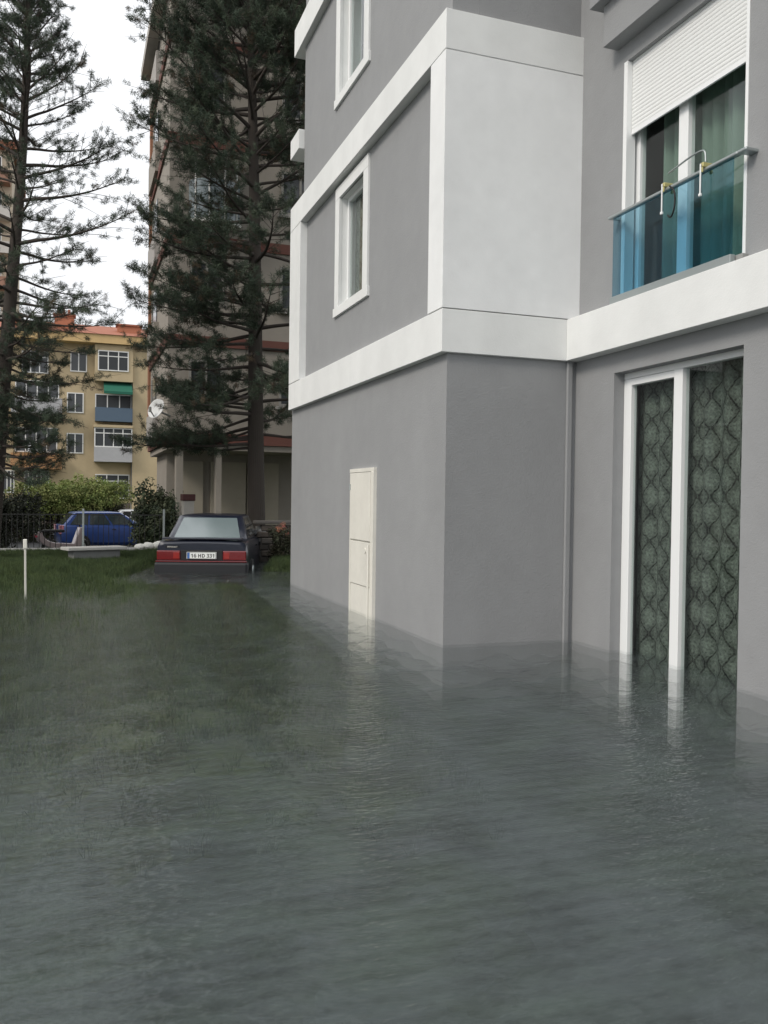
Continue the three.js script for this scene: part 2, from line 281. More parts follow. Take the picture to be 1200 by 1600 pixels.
// framed windows of the bay
function bayWindow(w4, x, net, label) {
  const [z0, z1, y0, y1] = w4, t = 0.19, w = new THREE.Group(); w.name = 'window'; grey.add(w); w.userData.label = label;
  part('surround', [bx(x - 0.035, x + 0.02, y0 - 0.13, y0, z0 - t - 0.05, z1 + t + 0.03, 0.005), bx(x - 0.03, x + 0.02, y1, y1 + 0.17, z0 - t, z1 + t, 0.005), bx(x - 0.03, x + 0.02, y0 + 0.001, y1 - 0.001, z0 - t, z0 + 0.004, 0.005), bx(x - 0.03, x + 0.02, y0 + 0.001, y1 - 0.001, z1 - 0.004, z1 + t, 0.005)], M.white, w);
  part('reveal', [bx(x + 0.021, x + 0.3, y0 - 0.02, y1 + 0.02, z0 - 0.01, z0 + 0.002), bx(x + 0.021, x + 0.3, y0 - 0.02, y1 + 0.02, z1 - 0.002, z1 + 0.01), bx(x + 0.021, x + 0.3, y1 - 0.002, y1 + 0.015, z0 + 0.003, z1 - 0.003), bx(x + 0.021, x + 0.3, y0 - 0.015, y0 + 0.002, z0 + 0.003, z1 - 0.003)], M.white, w);
  const f = 0.06, xf = x + 0.1;
  part('frame', [bx(xf, xf + 0.06, y0, y1, z0 + 0.002, z0 + f, 0.005), bx(xf, xf + 0.06, y0, y1, z1 - f, z1 - 0.002, 0.005), bx(xf, xf + 0.06, y1 - f, y1, z0 + f + 0.002, z1 - f - 0.002, 0.005), bx(xf, xf + 0.06, y0, y0 + f, z0 + f + 0.002, z1 - f - 0.002, 0.005)], M.upvc, w);
  part('pane', [bx(xf + 0.03, xf + 0.034, y0 + f + 0.002, y1 - f - 0.002, z0 + f + 0.002, z1 - f - 0.002)], M.glass, w);
  part('curtain', curtain(x + (net ? 0.36 : 0.2), net ? z0 + 0.45 : z0 + 0.02, z1 + 0.06, y0 - 0.1, y1 + 0.1, 6, 0.02, net ? 3 : 6), net ? M.net : M.lace, w);
}
bayWindow(W1, 0.115, false, 'white framed bay window between the two bands');
bayWindow(W2, XA + 0.01, true, 'white framed bay window above the upper band');

// utility cabinet on the wall, standing in the water
{
  const g = thing('utility_cabinet', 'narrow cream utility cabinet fixed to the grey wall', 'cabinet', [0, 0, 0.13]);
  const x = XA;
  part('frame', [bx(x - 0.035, x + 0.01, -1.1, 1.83, -3.30, -3.26, 0.003), bx(x - 0.045, x + 0.01, -1.1, 1.83, -2.40, -2.30, 0.003), bx(x - 0.04, x + 0.01, 1.831, 1.88, -3.30, -2.30, 0.003), bx(x - 0.012, x + 0.01, -1.1, 1.83, -3.259, -2.401)], M.cream, g);
  const up = part('door', [bx(x - 0.04, x - 0.014, 0.945, 1.825, -3.255, -2.435, 0.005)], M.cream, g);
  part('hinge', [rod([x - 0.046, 1.60, -3.262], [x - 0.046, 1.68, -3.262], 0.011)], M.alu, up);
  const lo = part('door', [bx(x - 0.033, x - 0.014, 0.36, 0.925, -3.255, -2.46, 0.005)], M.cream, g);
  part('lock', [(() => { const c = new THREE.CylinderGeometry(0.035, 0.035, 0.012, 20); c.rotateZ(Math.PI / 2); c.translate(x - 0.037, 0.82, -2.62); return strip(c.toNonIndexed()); })()], M.cream, lo);
  part('base_panel', [bx(x - 0.024, x - 0.014, -1.1, 0.35, -3.255, -2.46, 0.003)], M.cream, g);
  part('cable_pipe', [rod([x - 0.06, -1.0, -2.425], [x - 0.06, 0.90, -2.425], 0.012)], M.cream, g);
}

// drying rack hooked over the handrail
{
  const g = thing('drying_rack', 'small wire drying rack with yellow clips hooked on the handrail', 'drying rack');
  for (const z of [1.565, 2.07]) {
    part('clip', [bx(1.45, 1.55, 4.305, 4.345, z - 0.02, z + 0.02, 0.008), bx(1.445, 1.46, 4.26, 4.304, z - 0.014, z + 0.014, 0.005), bx(1.541, 1.556, 4.26, 4.304, z - 0.014, z + 0.014, 0.005)], M.brass, g);
    part('hanger', [rod([1.44, 4.33, z], [1.44, 4.08, z], 0.007), bx(1.43, 1.45, 4.06, 4.085, z - 0.014, z + 0.014, 0.005)], M.upvc, g);
  }
  part('wire_arm', [tube([[1.5, 4.36, 2.06], [1.5, 4.46, 2.04], [1.49, 4.47, 1.95], [1.48, 4.42, 1.6]], 0.008, 6, 20)], M.alu, g);
  part('hook', [tube([[1.44, 4.28, 1.67], [1.43, 4.2, 1.75], [1.43, 4.06, 1.75], [1.44, 4.0, 1.69], [1.44, 4.03, 1.65]], 0.008, 6, 20)], M.black, g);
}
console.log('building done');

// ---------------------------------------------------------------- vegetation helpers
const V3 = (x, y, z) => new THREE.Vector3(x, y, z);
function tuftGeo(seed, n, len, wid, up) {                 // a spray of pine needles
  const r = rng(seed), pos = [];
  for (let i = 0; i < n; i++) {
    const th = r() * 6.283, ph = Math.acos(1 - r() * (1.35 - up)), d = V3(Math.sin(ph) * Math.cos(th), Math.cos(ph), Math.sin(ph) * Math.sin(th));
    const o = V3((r() - 0.5) * 0.09, (r() - 0.5) * 0.22, (r() - 0.5) * 0.09), L = len * (0.7 + 0.5 * r());
    const s = V3(r() - 0.5, r() - 0.5, r() - 0.5).cross(d).normalize().multiplyScalar(wid), e = o.clone().addScaledVector(d, L);
    pos.push(o.x - s.x, o.y - s.y, o.z - s.z, o.x + s.x, o.y + s.y, o.z + s.z, e.x, e.y, e.z);
  }
  const g = new THREE.BufferGeometry(); g.setAttribute('position', new THREE.Float32BufferAttribute(pos, 3)); g.computeVertexNormals(); return g;
}
function leafGeo(seed, n, rad, size) {                    // a clump of small folded leaves
  const r = rng(seed), pos = [];
  for (let i = 0; i < n; i++) {
    const d = V3(r() - 0.5, r() - 0.5, r() - 0.5).normalize(), o = d.clone().multiplyScalar(rad * Math.cbrt(r()));
    const a = V3(r() - 0.5, r() - 0.4, r() - 0.5).normalize(), b = V3(r() - 0.5, r() - 0.5, r() - 0.5).cross(a).normalize(), L = size * (0.7 + 0.6 * r()), nrm = a.clone().cross(b);
    const p0 = o, p1 = o.clone().addScaledVector(a, L * 0.5).addScaledVector(b, L * 0.3).addScaledVector(nrm, L * 0.1), p2 = o.clone().addScaledVector(a, L), p3 = o.clone().addScaledVector(a, L * 0.5).addScaledVector(b, -L * 0.3).addScaledVector(nrm, L * 0.1);
    for (const p of [p0, p1, p2, p0, p2, p3]) pos.push(p.x, p.y, p.z);
  }
  const g = new THREE.BufferGeometry(); g.setAttribute('position', new THREE.Float32BufferAttribute(pos, 3)); g.computeVertexNormals(); return g;
}
function instanced(name, geo, mat, list, parent) {        // list of [position, up vector, scale, spin, colour]
  const m = shade(new THREE.InstancedMesh(geo, mat, list.length)), q = new THREE.Quaternion(), q2 = new THREE.Quaternion(), Y = V3(0, 1, 0), mt = new THREE.Matrix4();
  list.forEach(([p, up, s, spin, c], i) => { q.setFromUnitVectors(Y, up); q2.setFromAxisAngle(Y, spin); q.multiply(q2); mt.compose(p, q, Array.isArray(s) ? V3(...s) : V3(s, s, s)); m.setMatrixAt(i, mt); m.setColorAt(i, c); });
  m.name = name; m.userData.kind = 'stuff'; parent.add(m); return m;
}
function taper(pts, r0, r1, seg = 7) {                     // tapered limb through points
  const c = new THREE.CatmullRomCurve3(pts), n = Math.max(4, pts.length * 3), g = new THREE.TubeGeometry(c, n, 1, seg, false), p = g.attributes.position, ctr = V3();
  for (let i = 0; i <= n; i++) { c.getPointAt(i / n, ctr); const k = r0 + (r1 - r0) * i / n; for (let j = 0; j <= seg; j++) { const a = i * (seg + 1) + j; p.setXYZ(a, ctr.x + (p.getX(a) - ctr.x) * k, ctr.y + (p.getY(a) - ctr.y) * k, ctr.z + (p.getZ(a) - ctr.z) * k); } }
  return strip(g.toNonIndexed());
}
const barkTex = tex(256, (u, v) => { const a = fbm(u * 10, v * 3, 1, 4, 3), b = fbm(u * 30, v * 8, 2, 3, 6); const k = 0.45 + 0.6 * a; return [k * (1.0 - 0.1 * b), k * 0.9, k * 0.82]; });
const barkB = barkTex.clone(); barkB.repeat.set(3, 8); barkB.needsUpdate = true;
M.bark = std({ color: col(0.075, 0.066, 0.06), map: barkB, bumpMap: barkB, bumpScale: 0.03, roughness: 0.95 });
M.twig = std({ color: col(0.055, 0.045, 0.038), roughness: 0.95 });
M.needle = std({ color: 0xffffff, roughness: 0.8, side: THREE.DoubleSide });
const TUFT = [tuftGeo(1, 76, 0.1, 0.005, 0.1), tuftGeo(2, 76, 0.095, 0.005, -0.3)];

function pine(name, label, trunkPts, r0, r1, opt, seed, group) {
  const base = trunkPts[0], t = thing(name, label, 'tree', [base[0], base[1], base[2]], 0, group), r = rng(seed);
  const pts = trunkPts.map(p => V3(p[0] - base[0], p[1] - base[1], p[2] - base[2])), curve = new THREE.CatmullRomCurve3(pts), H = pts[pts.length - 1].y;
  part('trunk', taper(pts, r0, r1, 14), M.bark, t);
  const tufts = [[], []], at = h => { let lo = 0, hi = 1; for (let k = 0; k < 22; k++) { const m = (lo + hi) / 2; if (curve.getPoint(m).y < h) lo = m; else hi = m; } return curve.getPoint((lo + hi) / 2); };
  const lerpTab = (tab, h) => { for (let i = 0; i < tab.length - 1; i++) if (h <= tab[i + 1][0]) { const k = clamp((h - tab[i][0]) / (tab[i + 1][0] - tab[i][0])); return tab[i].slice(1).map((v, j) => v + (tab[i + 1][j + 1] - v) * k); } return tab[tab.length - 1].slice(1); };
  let az = r() * 6.28;
  const tuft = (p, dir, s) => { const c = col(1, 1, 1), k = 0.6 + 0.8 * r(), y = r(); c.setRGB((0.036 + 0.018 * y) * k, (0.058 + 0.014 * y) * k, (0.037 + 0.004 * y) * k); if (r() < opt.brown) c.setRGB(0.085 * k, 0.062 * k, 0.036 * k); tufts[r() < 0.5 ? 0 : 1].push([p, dir, s * opt.size * (0.7 + 0.7 * r()), r() * 6.28, c]); };
  for (let h = opt.h0; h < H - 0.1; ) {
    const [len, elev, gap, dens] = lerpTab(opt.table, h); h += gap * (0.6 + 0.8 * r());
    az += 2.399 + (r() - 0.5) * 1.2; let A = az; if (opt.bias && h < opt.biasTop && r() < opt.bias) A = Math.PI + (r() - 0.5) * 1.9;
    const L = len * (0.55 + 0.55 * r()), el = elev + (r() - 0.5) * 0.5, p0 = at(Math.min(h, H - 0.05)), d = V3(Math.cos(A) * Math.cos(el), Math.sin(el), -Math.sin(A) * Math.cos(el));
    const lp = [p0.clone()]; const side = V3(-Math.sin(A), 0, -Math.cos(A)); let p = p0.clone(), dir = d.clone(); const bend = (r() - 0.5) * 0.25;
    for (let k = 1; k <= 6; k++) { dir.addScaledVector(V3(0, 1, 0), k < 3 ? -0.05 : 0.075).addScaledVector(side, bend * 0.4 + (r() - 0.5) * 0.12).normalize(); p = p.clone().addScaledVector(dir, L / 6); lp.push(p); }
    const lc = new THREE.CatmullRomCurve3(lp), geos = [taper(lp, 0.012 + 0.013 * L, 0.004, 5)];
    const nb = Math.round(L * dens);
    for (let b = 0; b < nb; b++) {
      const s = 0.22 + 0.78 * (b + r()) / nb, q = lc.getPoint(Math.min(1, s)), tg = lc.getTangent(Math.min(1, s)), sd = side.clone().multiplyScalar(r() < 0.5 ? 1 : -1);
      const bd = tg.clone().multiplyScalar(0.7).addScaledVector(sd, 0.4 + 0.6 * r()).add(V3(0, 0.1 + 0.75 * r() - opt.droop * 2 * r(), 0)).normalize(), bl = (0.25 + 0.6 * r()) * (1.2 - 0.5 * s) * Math.min(1.3, L * 0.6) * opt.twig;
      const e = q.clone().addScaledVector(bd, bl), mid = q.clone().addScaledVector(bd, bl * 0.5).add(V3(0, 0.03, 0)); geos.push(taper([q, mid, e], 0.007, 0.0025, 4));
      const nt = opt.tufts + Math.floor(r() * 2.5);
      for (let k = 0; k < nt; k++) { const f = 0.35 + 0.65 * (k + r() * 0.6) / nt, tp = q.clone().addScaledVector(bd, bl * f).add(V3((r() - 0.5) * 0.1, (r() - 0.3) * 0.09, (r() - 0.5) * 0.1)); tuft(tp, bd.clone().multiplyScalar(0.8).add(V3((r() - 0.5) * 0.9, 0.35 + (r() - 0.5) * 0.5, (r() - 0.5) * 0.9)).normalize(), 1); }
    }
    tuft(lp[6], dir, 1.15); tuft(lc.getPoint(0.93), dir, 1);
    part('limb', geos, M.twig, t);
  }
  if (opt.scale) { t.scale.setScalar(opt.scale); t.position.set(...opt.place); }
  tufts.forEach((l, i) => instanced('needles', TUFT[i], M.needle, l, t));
  console.log(name, tufts[0].length + tufts[1].length);
  return t;
}
// table rows: height, limb length, elevation, gap, branchlets per metre
pine('pine_tree', 'sparse leaning pine with open crown against the white sky', [[-5.1, 0.05, -11.6], [-4.98, 1.9, -11.58], [-4.86, 3.75, -11.57], [-4.69, 6.0, -11.55], [-4.53, 8.26, -11.53], [-4.45, 10.4, -11.54], [-4.42, 12.0, -11.55], [-4.4, 13.6, -11.55]], 0.19, 0.03,
  { h0: 1.9, brown: 0.05, droop: 0.35, twig: 1.1, tufts: 1, size: 0.72, table: [[1.9, 1.7, -0.1, 0.05, 8], [5, 2.3, -0.02, 0.055, 8], [6, 2.5, 0.12, 0.1, 7], [7.2, 2.4, 0.35, 0.105, 7], [8.6, 2.2, 0.45, 0.095, 8], [9.6, 1.5, 0.6, 0.06, 10], [11.5, 1.2, 0.8, 0.055, 11], [13.6, 0.4, 1.0, 0.1, 10]] }, 11, 'tall pines at the lawn edge');
pine('pine_tree', 'dense dark pine with straight trunk beside the grey building', [[0.31, 0.0, -10.7], [0.29, 1.3, -10.74], [0.27, 2.6, -10.77], [0.24, 5.3, -10.83], [0.2, 8.1, -10.9], [0.12, 11.0, -10.97], [0.06, 13.0, -11.0], [0.0, 16.5, -11.0]], 0.205, 0.03,
  { scale: 1.17, place: [0.96, -0.25, -13.89], h0: 2.5, brown: 0.07, droop: 0.35, twig: 1.1, tufts: 2, size: 0.82, bias: 0.55, biasTop: 7.5, table: [[2, 2.6, 0.0, 0.08, 7.5], [3.4, 2.6, -0.08, 0.08, 7.5], [4.2, 2.6, -0.05, 0.09, 8], [7, 2.7, 0.15, 0.095, 7.5], [9, 2.8, 0.42, 0.08, 9], [11, 2.9, 0.5, 0.06, 10.5], [14, 2.4, 0.7, 0.06, 12], [16.5, 0.6, 1, 0.1, 12]] }, 23, 'tall pines at the lawn edge');

function bush(name, label, c, rad, n, tones, seed, opt = {}) {
  const t = thing(name, label, opt.category || 'shrub', [c[0], opt.ground, c[2]], 0, opt.group), r = rng(seed), list = [];
  const cy = c[1] - opt.ground, lobes = []; for (let i = 0; i < (opt.lobes || 7); i++) { const a = r() * 6.28, k = 0.35 + 0.4 * r(); lobes.push([Math.cos(a) * rad[0] * k, cy + (r() - 0.4) * rad[1] * 0.9, Math.sin(a) * rad[2] * k, 0.4 + 0.3 * r()]); }
  for (let i = 0; i < n; i++) { const l = lobes[Math.floor(r() * lobes.length)], d = V3(r() - 0.5, r() - 0.5, r() - 0.5).normalize().multiplyScalar(Math.pow(r(), 0.4) * l[3] * (0.9 + 0.3 * r()));
    const p = V3(l[0] + d.x * rad[0], Math.max(0.05, l[1] + d.y * rad[1]), l[2] + d.z * rad[2]), tn = tones[Math.floor(r() * tones.length)], k = 0.7 + 0.6 * r(); list.push([p, V3(r() - 0.5, 1, r() - 0.5).normalize(), 0.8 + 0.6 * r(), r() * 6.28, col(tn[0] * k, tn[1] * k, tn[2] * k)]); }
  for (let i = 0; i < 5; i++) { const a = r() * 6.28; part('stem', taper([V3(Math.cos(a) * 0.08, -0.05, Math.sin(a) * 0.08), V3(Math.cos(a) * rad[0] * 0.25, cy * 0.6, Math.sin(a) * rad[2] * 0.25), V3(Math.cos(a) * rad[0] * 0.5, cy * 1.1, Math.sin(a) * rad[2] * 0.5)], 0.04, 0.01, 6), M.twig, t); }
  instanced('foliage', LEAF, M.needle, list, t); return t;
}
const LEAF = leafGeo(5, 26, 0.16, 0.085);

// ---------------------------------------------------------------- lawn grass
{
  const r = rng(77), pos = [];
  for (let i = 0; i < 16; i++) { const a = r() * 6.28, R = 0.09 * Math.sqrt(r()), x = Math.cos(a) * R, z = Math.sin(a) * R, h = 0.06 + 0.08 * r(), b = r() * 6.28, w = 0.005, lx = (r() - 0.5) * 0.08, lz = (r() - 0.5) * 0.08; pos.push(x - Math.cos(b) * w, 0, z - Math.sin(b) * w, x + Math.cos(b) * w, 0, z + Math.sin(b) * w, x + lx, h, z + lz); }
  const g = new THREE.BufferGeometry(); g.setAttribute('position', new THREE.Float32BufferAttribute(pos, 3)); g.computeVertexNormals();
  const list = [];
  for (let i = 0; i < 52000; i++) {
    const z = 4.2 - r() * 17.9, x = -9.5 + r() * 11.5; if (x > -0.5 && z > -8.3) continue;
    const h = groundY(x, z); if (lawnDip(x, z) > 0.4) continue;
    const wet = h < -0.02, tall = wet && x < -2.5 - 0.2 * (z + 6) && r() < 0.04 + 0.55 * step(-1.5, -8.5, z + 4 * (vn(x * 0.9 + 30, z * 0.9 + 30) - 0.5)) && h > -0.3; if (h < -0.8 || r() < step(-2.5, 4, z + 2.4 * (vn(x * 0.8 + 70, z * 0.8 + 70) - 0.5))) continue;
    const k = 0.65 + 0.7 * r(), y = r(); list.push([V3(x, Math.min(h, 0.2) - 0.01, z), V3((r() - 0.5) * 0.3, 1, (r() - 0.5) * 0.3).normalize(), tall ? [1.3, 0.55 + 8.2 * (-h) + 0.35 * r(), 1.3] : [1, 0.75 + 0.5 * r(), 1], r() * 6.28, col((0.034 + 0.02 * y) * k, (0.06 + 0.018 * y) * k, 0.02 * k)]);
  }
  const m = instanced('grass', g, M.needle, list, scene); tag(m, 'short green lawn grass running down into the flood water', 'grass', null, 'stuff'); console.log('grass', list.length);
}

// ---------------------------------------------------------------- cars
const glassDark = std({ color: col(0.03, 0.035, 0.037), roughness: 0.06 });
function carPaint(c) { return phys({ color: c, roughness: 0.35, clearcoat: 0.6, clearcoatRoughness: 0.08 }); }
function loft(rings, close = true) {                       // rings of equal length, joined in order
  const pos = [], n = rings[0].length, tri = (a, b, c) => pos.push(...a, ...b, ...c);
  for (let i = 0; i < rings.length - 1; i++) for (let j = 0; j < n; j++) { const k = (j + 1) % n, a = rings[i][j], b = rings[i][k], c = rings[i + 1][k], d = rings[i + 1][j]; tri(a, b, c); tri(a, c, d); }
  if (close) for (const [R, f] of [[rings[0], 1], [rings[rings.length - 1], 0]]) { const m = [0, 1, 2].map(q => R.reduce((s, p) => s + p[q], 0) / n); for (let j = 0; j < n; j++) { const k = (j + 1) % n; f ? tri(R[k], R[j], m) : tri(R[j], R[k], m); } }
  const g = new THREE.BufferGeometry(); g.setAttribute('position', new THREE.Float32BufferAttribute(pos, 3)); g.computeVertexNormals(); return strip(toCreasedNormals(mergeVertices(g, 1e-4), 0.6));
}
function slab(q, t) {                                      // four corners -> thin solid panel
  const [a, b, c, d] = q.map(p => V3(...p)), n = b.clone().sub(a).cross(d.clone().sub(a)).normalize().multiplyScalar(t), o = [a, b, c, d].map(p => p.clone().add(n)), pos = [];
  const quad = (p, q2, r2, s) => { for (const v of [p, q2, r2, p, r2, s]) pos.push(v.x, v.y, v.z); };
  quad(o[0], o[1], o[2], o[3]); quad(a, d, c, b); const A = [a, b, c, d]; for (let i = 0; i < 4; i++) { const j = (i + 1) % 4; quad(A[i], A[j], o[j], o[i]); }
  const g = new THREE.BufferGeometry(); g.setAttribute('position', new THREE.Float32BufferAttribute(pos, 3)); g.computeVertexNormals(); return g;
}
// a car whose rear faces +z, standing on y = 0
function car(name, label, o, pos, turn) {
  const t = thing(name, label, 'car', pos, turn), body = carPaint(o.color);
  const sec = ([z, w, yb, yt]) => { const m = yb + (yt - yb) * 0.55, h = [[0, yb], [w * 0.86, yb], [w * 0.97, yb + 0.1], [w, m - 0.06], [w, m + 0.03], [w * 0.985, yt - 0.09], [w * 0.95, yt - 0.03], [w * 0.86, yt], [w * 0.4, yt + 0.015]]; return [...h.map(p => [p[0], p[1], z]), [0, yt + 0.02, z], ...h.slice(1).reverse().map(p => [-p[0], p[1], z])]; };
  part('body', loft(o.stations.map(sec)), body, t);
  const { zb, zt, zf, zw, wb, wt, yb, yt } = o.cabin;      // rear base, rear top, roof front, windscreen base
  const ring = (y, z0, z1, w, c) => { const e = [[w - c, z0], [w, z0 - c * 1.2], [w, z1 + c], [w - c, z1], [-w + c, z1], [-w, z1 + c], [-w, z0 - c * 1.2], [-w + c, z0]]; return e.map(p => [p[0], y, p[1]]); };
  const cab = part('cabin', loft([ring(yb, zb, zw, wb, 0.06), ring(yb + (yt - yb) * 0.93, zt + (zb - zt) * 0.1, zf + (zw - zf) * 0.09, wt + 0.025, 0.06), ring(yt - 0.008, zt - 0.03, zf + 0.03, wt - 0.03, 0.09), ring(yt + 0.012, zt - 0.25, zf + 0.25, wt - 0.25, 0.12)]), body, t);
  const mix = (k) => ({ w: wb + (wt - wb) * k, y: yb + (yt - yb) * k, zr: zb + (zt - zb) * k, zf: zw + (zf - zw) * k });
  const lo = mix(0.07), hi = mix(0.86), e = 0.012;
  part('rear_window', slab([[-lo.w + 0.12, lo.y, lo.zr + e], [lo.w - 0.12, lo.y, lo.zr + e], [hi.w - 0.1, hi.y, hi.zr + e], [-hi.w + 0.1, hi.y, hi.zr + e]], 0.008), o.rearGlass || glassDark, t);
  part('windscreen', slab([[lo.w - 0.1, lo.y, lo.zf - e], [-lo.w + 0.1, lo.y, lo.zf - e], [-hi.w + 0.1, hi.y, hi.zf - e], [hi.w - 0.1, hi.y, hi.zf - e]], 0.008), glassDark, t);
  for (const s of [-1, 1]) for (const [a, b] of o.sideGlass) { // fractions from rear to front
    const za = lo.zr + (lo.zf - lo.zr) * a, zc = lo.zr + (lo.zf - lo.zr) * b, zA = hi.zr + (hi.zf - hi.zr) * a, zC = hi.zr + (hi.zf - hi.zr) * b;
    const q = [[s * (lo.w + 0.006), lo.y, za], [s * (lo.w + 0.006), lo.y, zc], [s * (hi.w + 0.016), hi.y, zC], [s * (hi.w + 0.016), hi.y, zA]];
    part('side_window', slab(s > 0 ? q : [q[1], q[0], q[3], q[2]], 0.006), o.sideMat || glassDark, t);
  }
  for (const s of [-1, 1]) {
    const zr = o.stations[0][0];
    const tl = part('tail_light', [bx(Math.min(s * o.tail[0], s * o.tail[1]), Math.max(s * o.tail[0], s * o.tail[1]), o.tail[2], o.tail[3], zr - 0.12, zr + 0.025, 0.02)], o.lampMat, t);
    part('lamp_lens', [bx(Math.min(s * (o.tail[0] + 0.02), s * (o.tail[0] + 0.13)), Math.max(s * (o.tail[0] + 0.02), s * (o.tail[0] + 0.13)), o.tail[2] + 0.03, o.tail[3] - 0.03, zr + 0.018, zr + 0.03, 0.005)], o.lensMat, tl);
    part('wing_mirror', [bx(Math.min(s * (wb - 0.02), s * (wb + 0.22)), Math.max(s * (wb - 0.02), s * (wb + 0.22)), yb + 0.02, yb + 0.15, zw + 0.28, zw + 0.38, 0.03)], o.mirrorMat || body, t);
    for (const z of [o.axle[0], o.axle[1]]) {
      const W = new THREE.CylinderGeometry(0.3, 0.3, 0.19, 28); W.rotateZ(Math.PI / 2); W.translate(s * (o.stations[3][1] - 0.075), 0.3, z); const wh = part('wheel', [W], M.rubber, t);
      const rm = new THREE.CylinderGeometry(0.19, 0.17, 0.02, 20); rm.rotateZ(Math.PI / 2); rm.translate(s * (o.stations[3][1] + 0.024), 0.3, z); part('rim', [strip(rm.toNonIndexed())], M.alu, wh);
    }
    for (const z of o.handles) part('door_handle', [bx(Math.min(s * (o.stations[4][1] - 0.02), s * (o.stations[4][1] + 0.015)), Math.max(s * (o.stations[4][1] - 0.02), s * (o.stations[4][1] + 0.015)), yb - 0.16, yb - 0.125, z - 0.07, z + 0.07, 0.01)], M.black, t);
  }
  return t;
}
const redLamp = phys({ color: col(0.16, 0.008, 0.01), roughness: 0.2, clearcoat: 1 });
const sedanGlass = phys({ color: col(0.15, 0.19, 0.195), roughness: 0.1, ior: 2.1 });  // pale base colour imitates the bright sky reflected in the rear window
{
  const t = car('sedan', 'dark blue sedan with red tail lights half sunk in flood water', {
    color: col(0.006, 0.009, 0.022), lampMat: redLamp, lensMat: phys({ color: col(0.3, 0.02, 0.015), roughness: 0.2, clearcoat: 1 }), rearGlass: sedanGlass,
    stations: [[2.2, 0.8, 0.42, 0.92], [2.16, 0.83, 0.36, 0.97], [1.9, 0.85, 0.26, 1.0], [1.2, 0.86, 0.22, 1.0], [0, 0.86, 0.2, 0.97], [-1.0, 0.86, 0.22, 0.95], [-1.9, 0.84, 0.25, 0.86], [-2.16, 0.8, 0.3, 0.78], [-2.22, 0.74, 0.36, 0.7]],
    cabin: { zb: 1.52, zt: 0.92, zf: -0.28, zw: -1.0, wb: 0.77, wt: 0.6, yb: 0.965, yt: 1.45 }, sideGlass: [[0.12, 0.27], [0.29, 0.58], [0.61, 0.93]],
    tail: [0.39, 0.825, 0.62, 0.8], axle: [1.35, -1.3], handles: [0.35, -0.6], mirrorMat: std({ color: col(0.3, 0.3, 0.3), roughness: 0.3 }),
  }, [-0.43, -0.44, -11.54], -0.28);
  t.scale.setScalar(1.06);
  part('bumper', [bx(-0.86, 0.86, 0.34, 0.585, 1.98, 2.3, 0.05)], std({ color: col(0.014, 0.015, 0.018), roughness: 0.6 }), t);
  part('bumper_strip', [bx(-0.84, 0.84, 0.59, 0.612, 2.1, 2.26, 0.008)], redLamp, t);
  part('spoiler', [bx(-0.74, 0.74, 1.005, 1.04, 1.98, 2.2, 0.014)], carPaint(col(0.02, 0.022, 0.035)), t);
  part('trunk_panel', [bx(-0.385, 0.385, 0.615, 0.81, 2.18, 2.208, 0.01)], M.black, t);
  const cv = document.createElement('canvas'); cv.width = 512; cv.height = 112; const c = cv.getContext('2d');
  c.fillStyle = '#e9ebe8'; c.fillRect(0, 0, 512, 112); c.fillStyle = '#3f6cb0'; c.fillRect(0, 0, 46, 112); c.fillStyle = '#15161a'; c.font = 'bold 92px sans-serif'; c.textAlign = 'center'; c.textBaseline = 'middle'; c.fillText('16 HD 331', 280, 60, 440); c.strokeStyle = '#222'; c.lineWidth = 5; c.strokeRect(2, 2, 508, 108);
  const pt = new THREE.CanvasTexture(cv); pt.colorSpace = THREE.SRGBColorSpace;
  const pl = part('number_plate', [bx(-0.275, 0.275, 0.645, 0.775, 2.208, 2.222, 0.004)], std({ color: 0xd8dad8, roughness: 0.5 }), t);
  const face = new THREE.PlaneGeometry(0.53, 0.118); face.translate(0, 0.71, 2.226); part('plate_print', face, std({ map: pt, roughness: 0.45 }), pl);
  const bc = document.createElement('canvas'); bc.width = 256; bc.height = 48; const b = bc.getContext('2d'); b.fillStyle = '#0b0d16'; b.fillRect(0, 0, 256, 48); b.fillStyle = '#c9c6bd'; b.font = 'bold 40px sans-serif'; b.textAlign = 'center'; b.textBaseline = 'middle'; b.fillText('RENAULT', 128, 26, 240);
  const bt = new THREE.CanvasTexture(bc); bt.colorSpace = THREE.SRGBColorSpace; const bf = new THREE.PlaneGeometry(0.27, 0.045); bf.translate(-0.54, 0.87, 2.206); part('badge', bf, std({ map: bt, roughness: 0.4 }), t);
  for (const z of [2.0]) part('exhaust_pipe', [rod([0.5, 0.25, 1.9], [0.5, 0.25, 2.3], 0.025)], M.chrome, t);
}
car('hatchback', 'bright blue hatchback parked on the street behind the fence', {
  color: col(0.018, 0.055, 0.22), lampMat: phys({ color: col(0.55, 0.2, 0.25), roughness: 0.25, clearcoat: 1 }), lensMat: phys({ color: col(0.7, 0.6, 0.6), roughness: 0.25 }), sideMat: phys({ color: col(0.03, 0.045, 0.05), roughness: 0.08, ior: 1.7 }),
  stations: [[1.98, 0.78, 0.34, 0.9], [1.94, 0.82, 0.28, 0.95], [1.75, 0.84, 0.24, 0.97], [1.1, 0.85, 0.22, 0.96], [0, 0.85, 0.2, 0.94], [-1.0, 0.85, 0.22, 0.92], [-1.7, 0.83, 0.25, 0.82], [-1.94, 0.79, 0.3, 0.72], [-2.0, 0.72, 0.36, 0.64]],
  cabin: { zb: 1.9, zt: 1.45, zf: -0.15, zw: -0.95, wb: 0.77, wt: 0.61, yb: 0.93, yt: 1.44 }, sideGlass: [[0.08, 0.3], [0.33, 0.6], [0.63, 0.93]], tail: [0.5, 0.82, 0.62, 0.95], axle: [1.25, -1.25], handles: [0.1, -0.6],
}, [-2.05, -0.6, -26.6], -1.42);
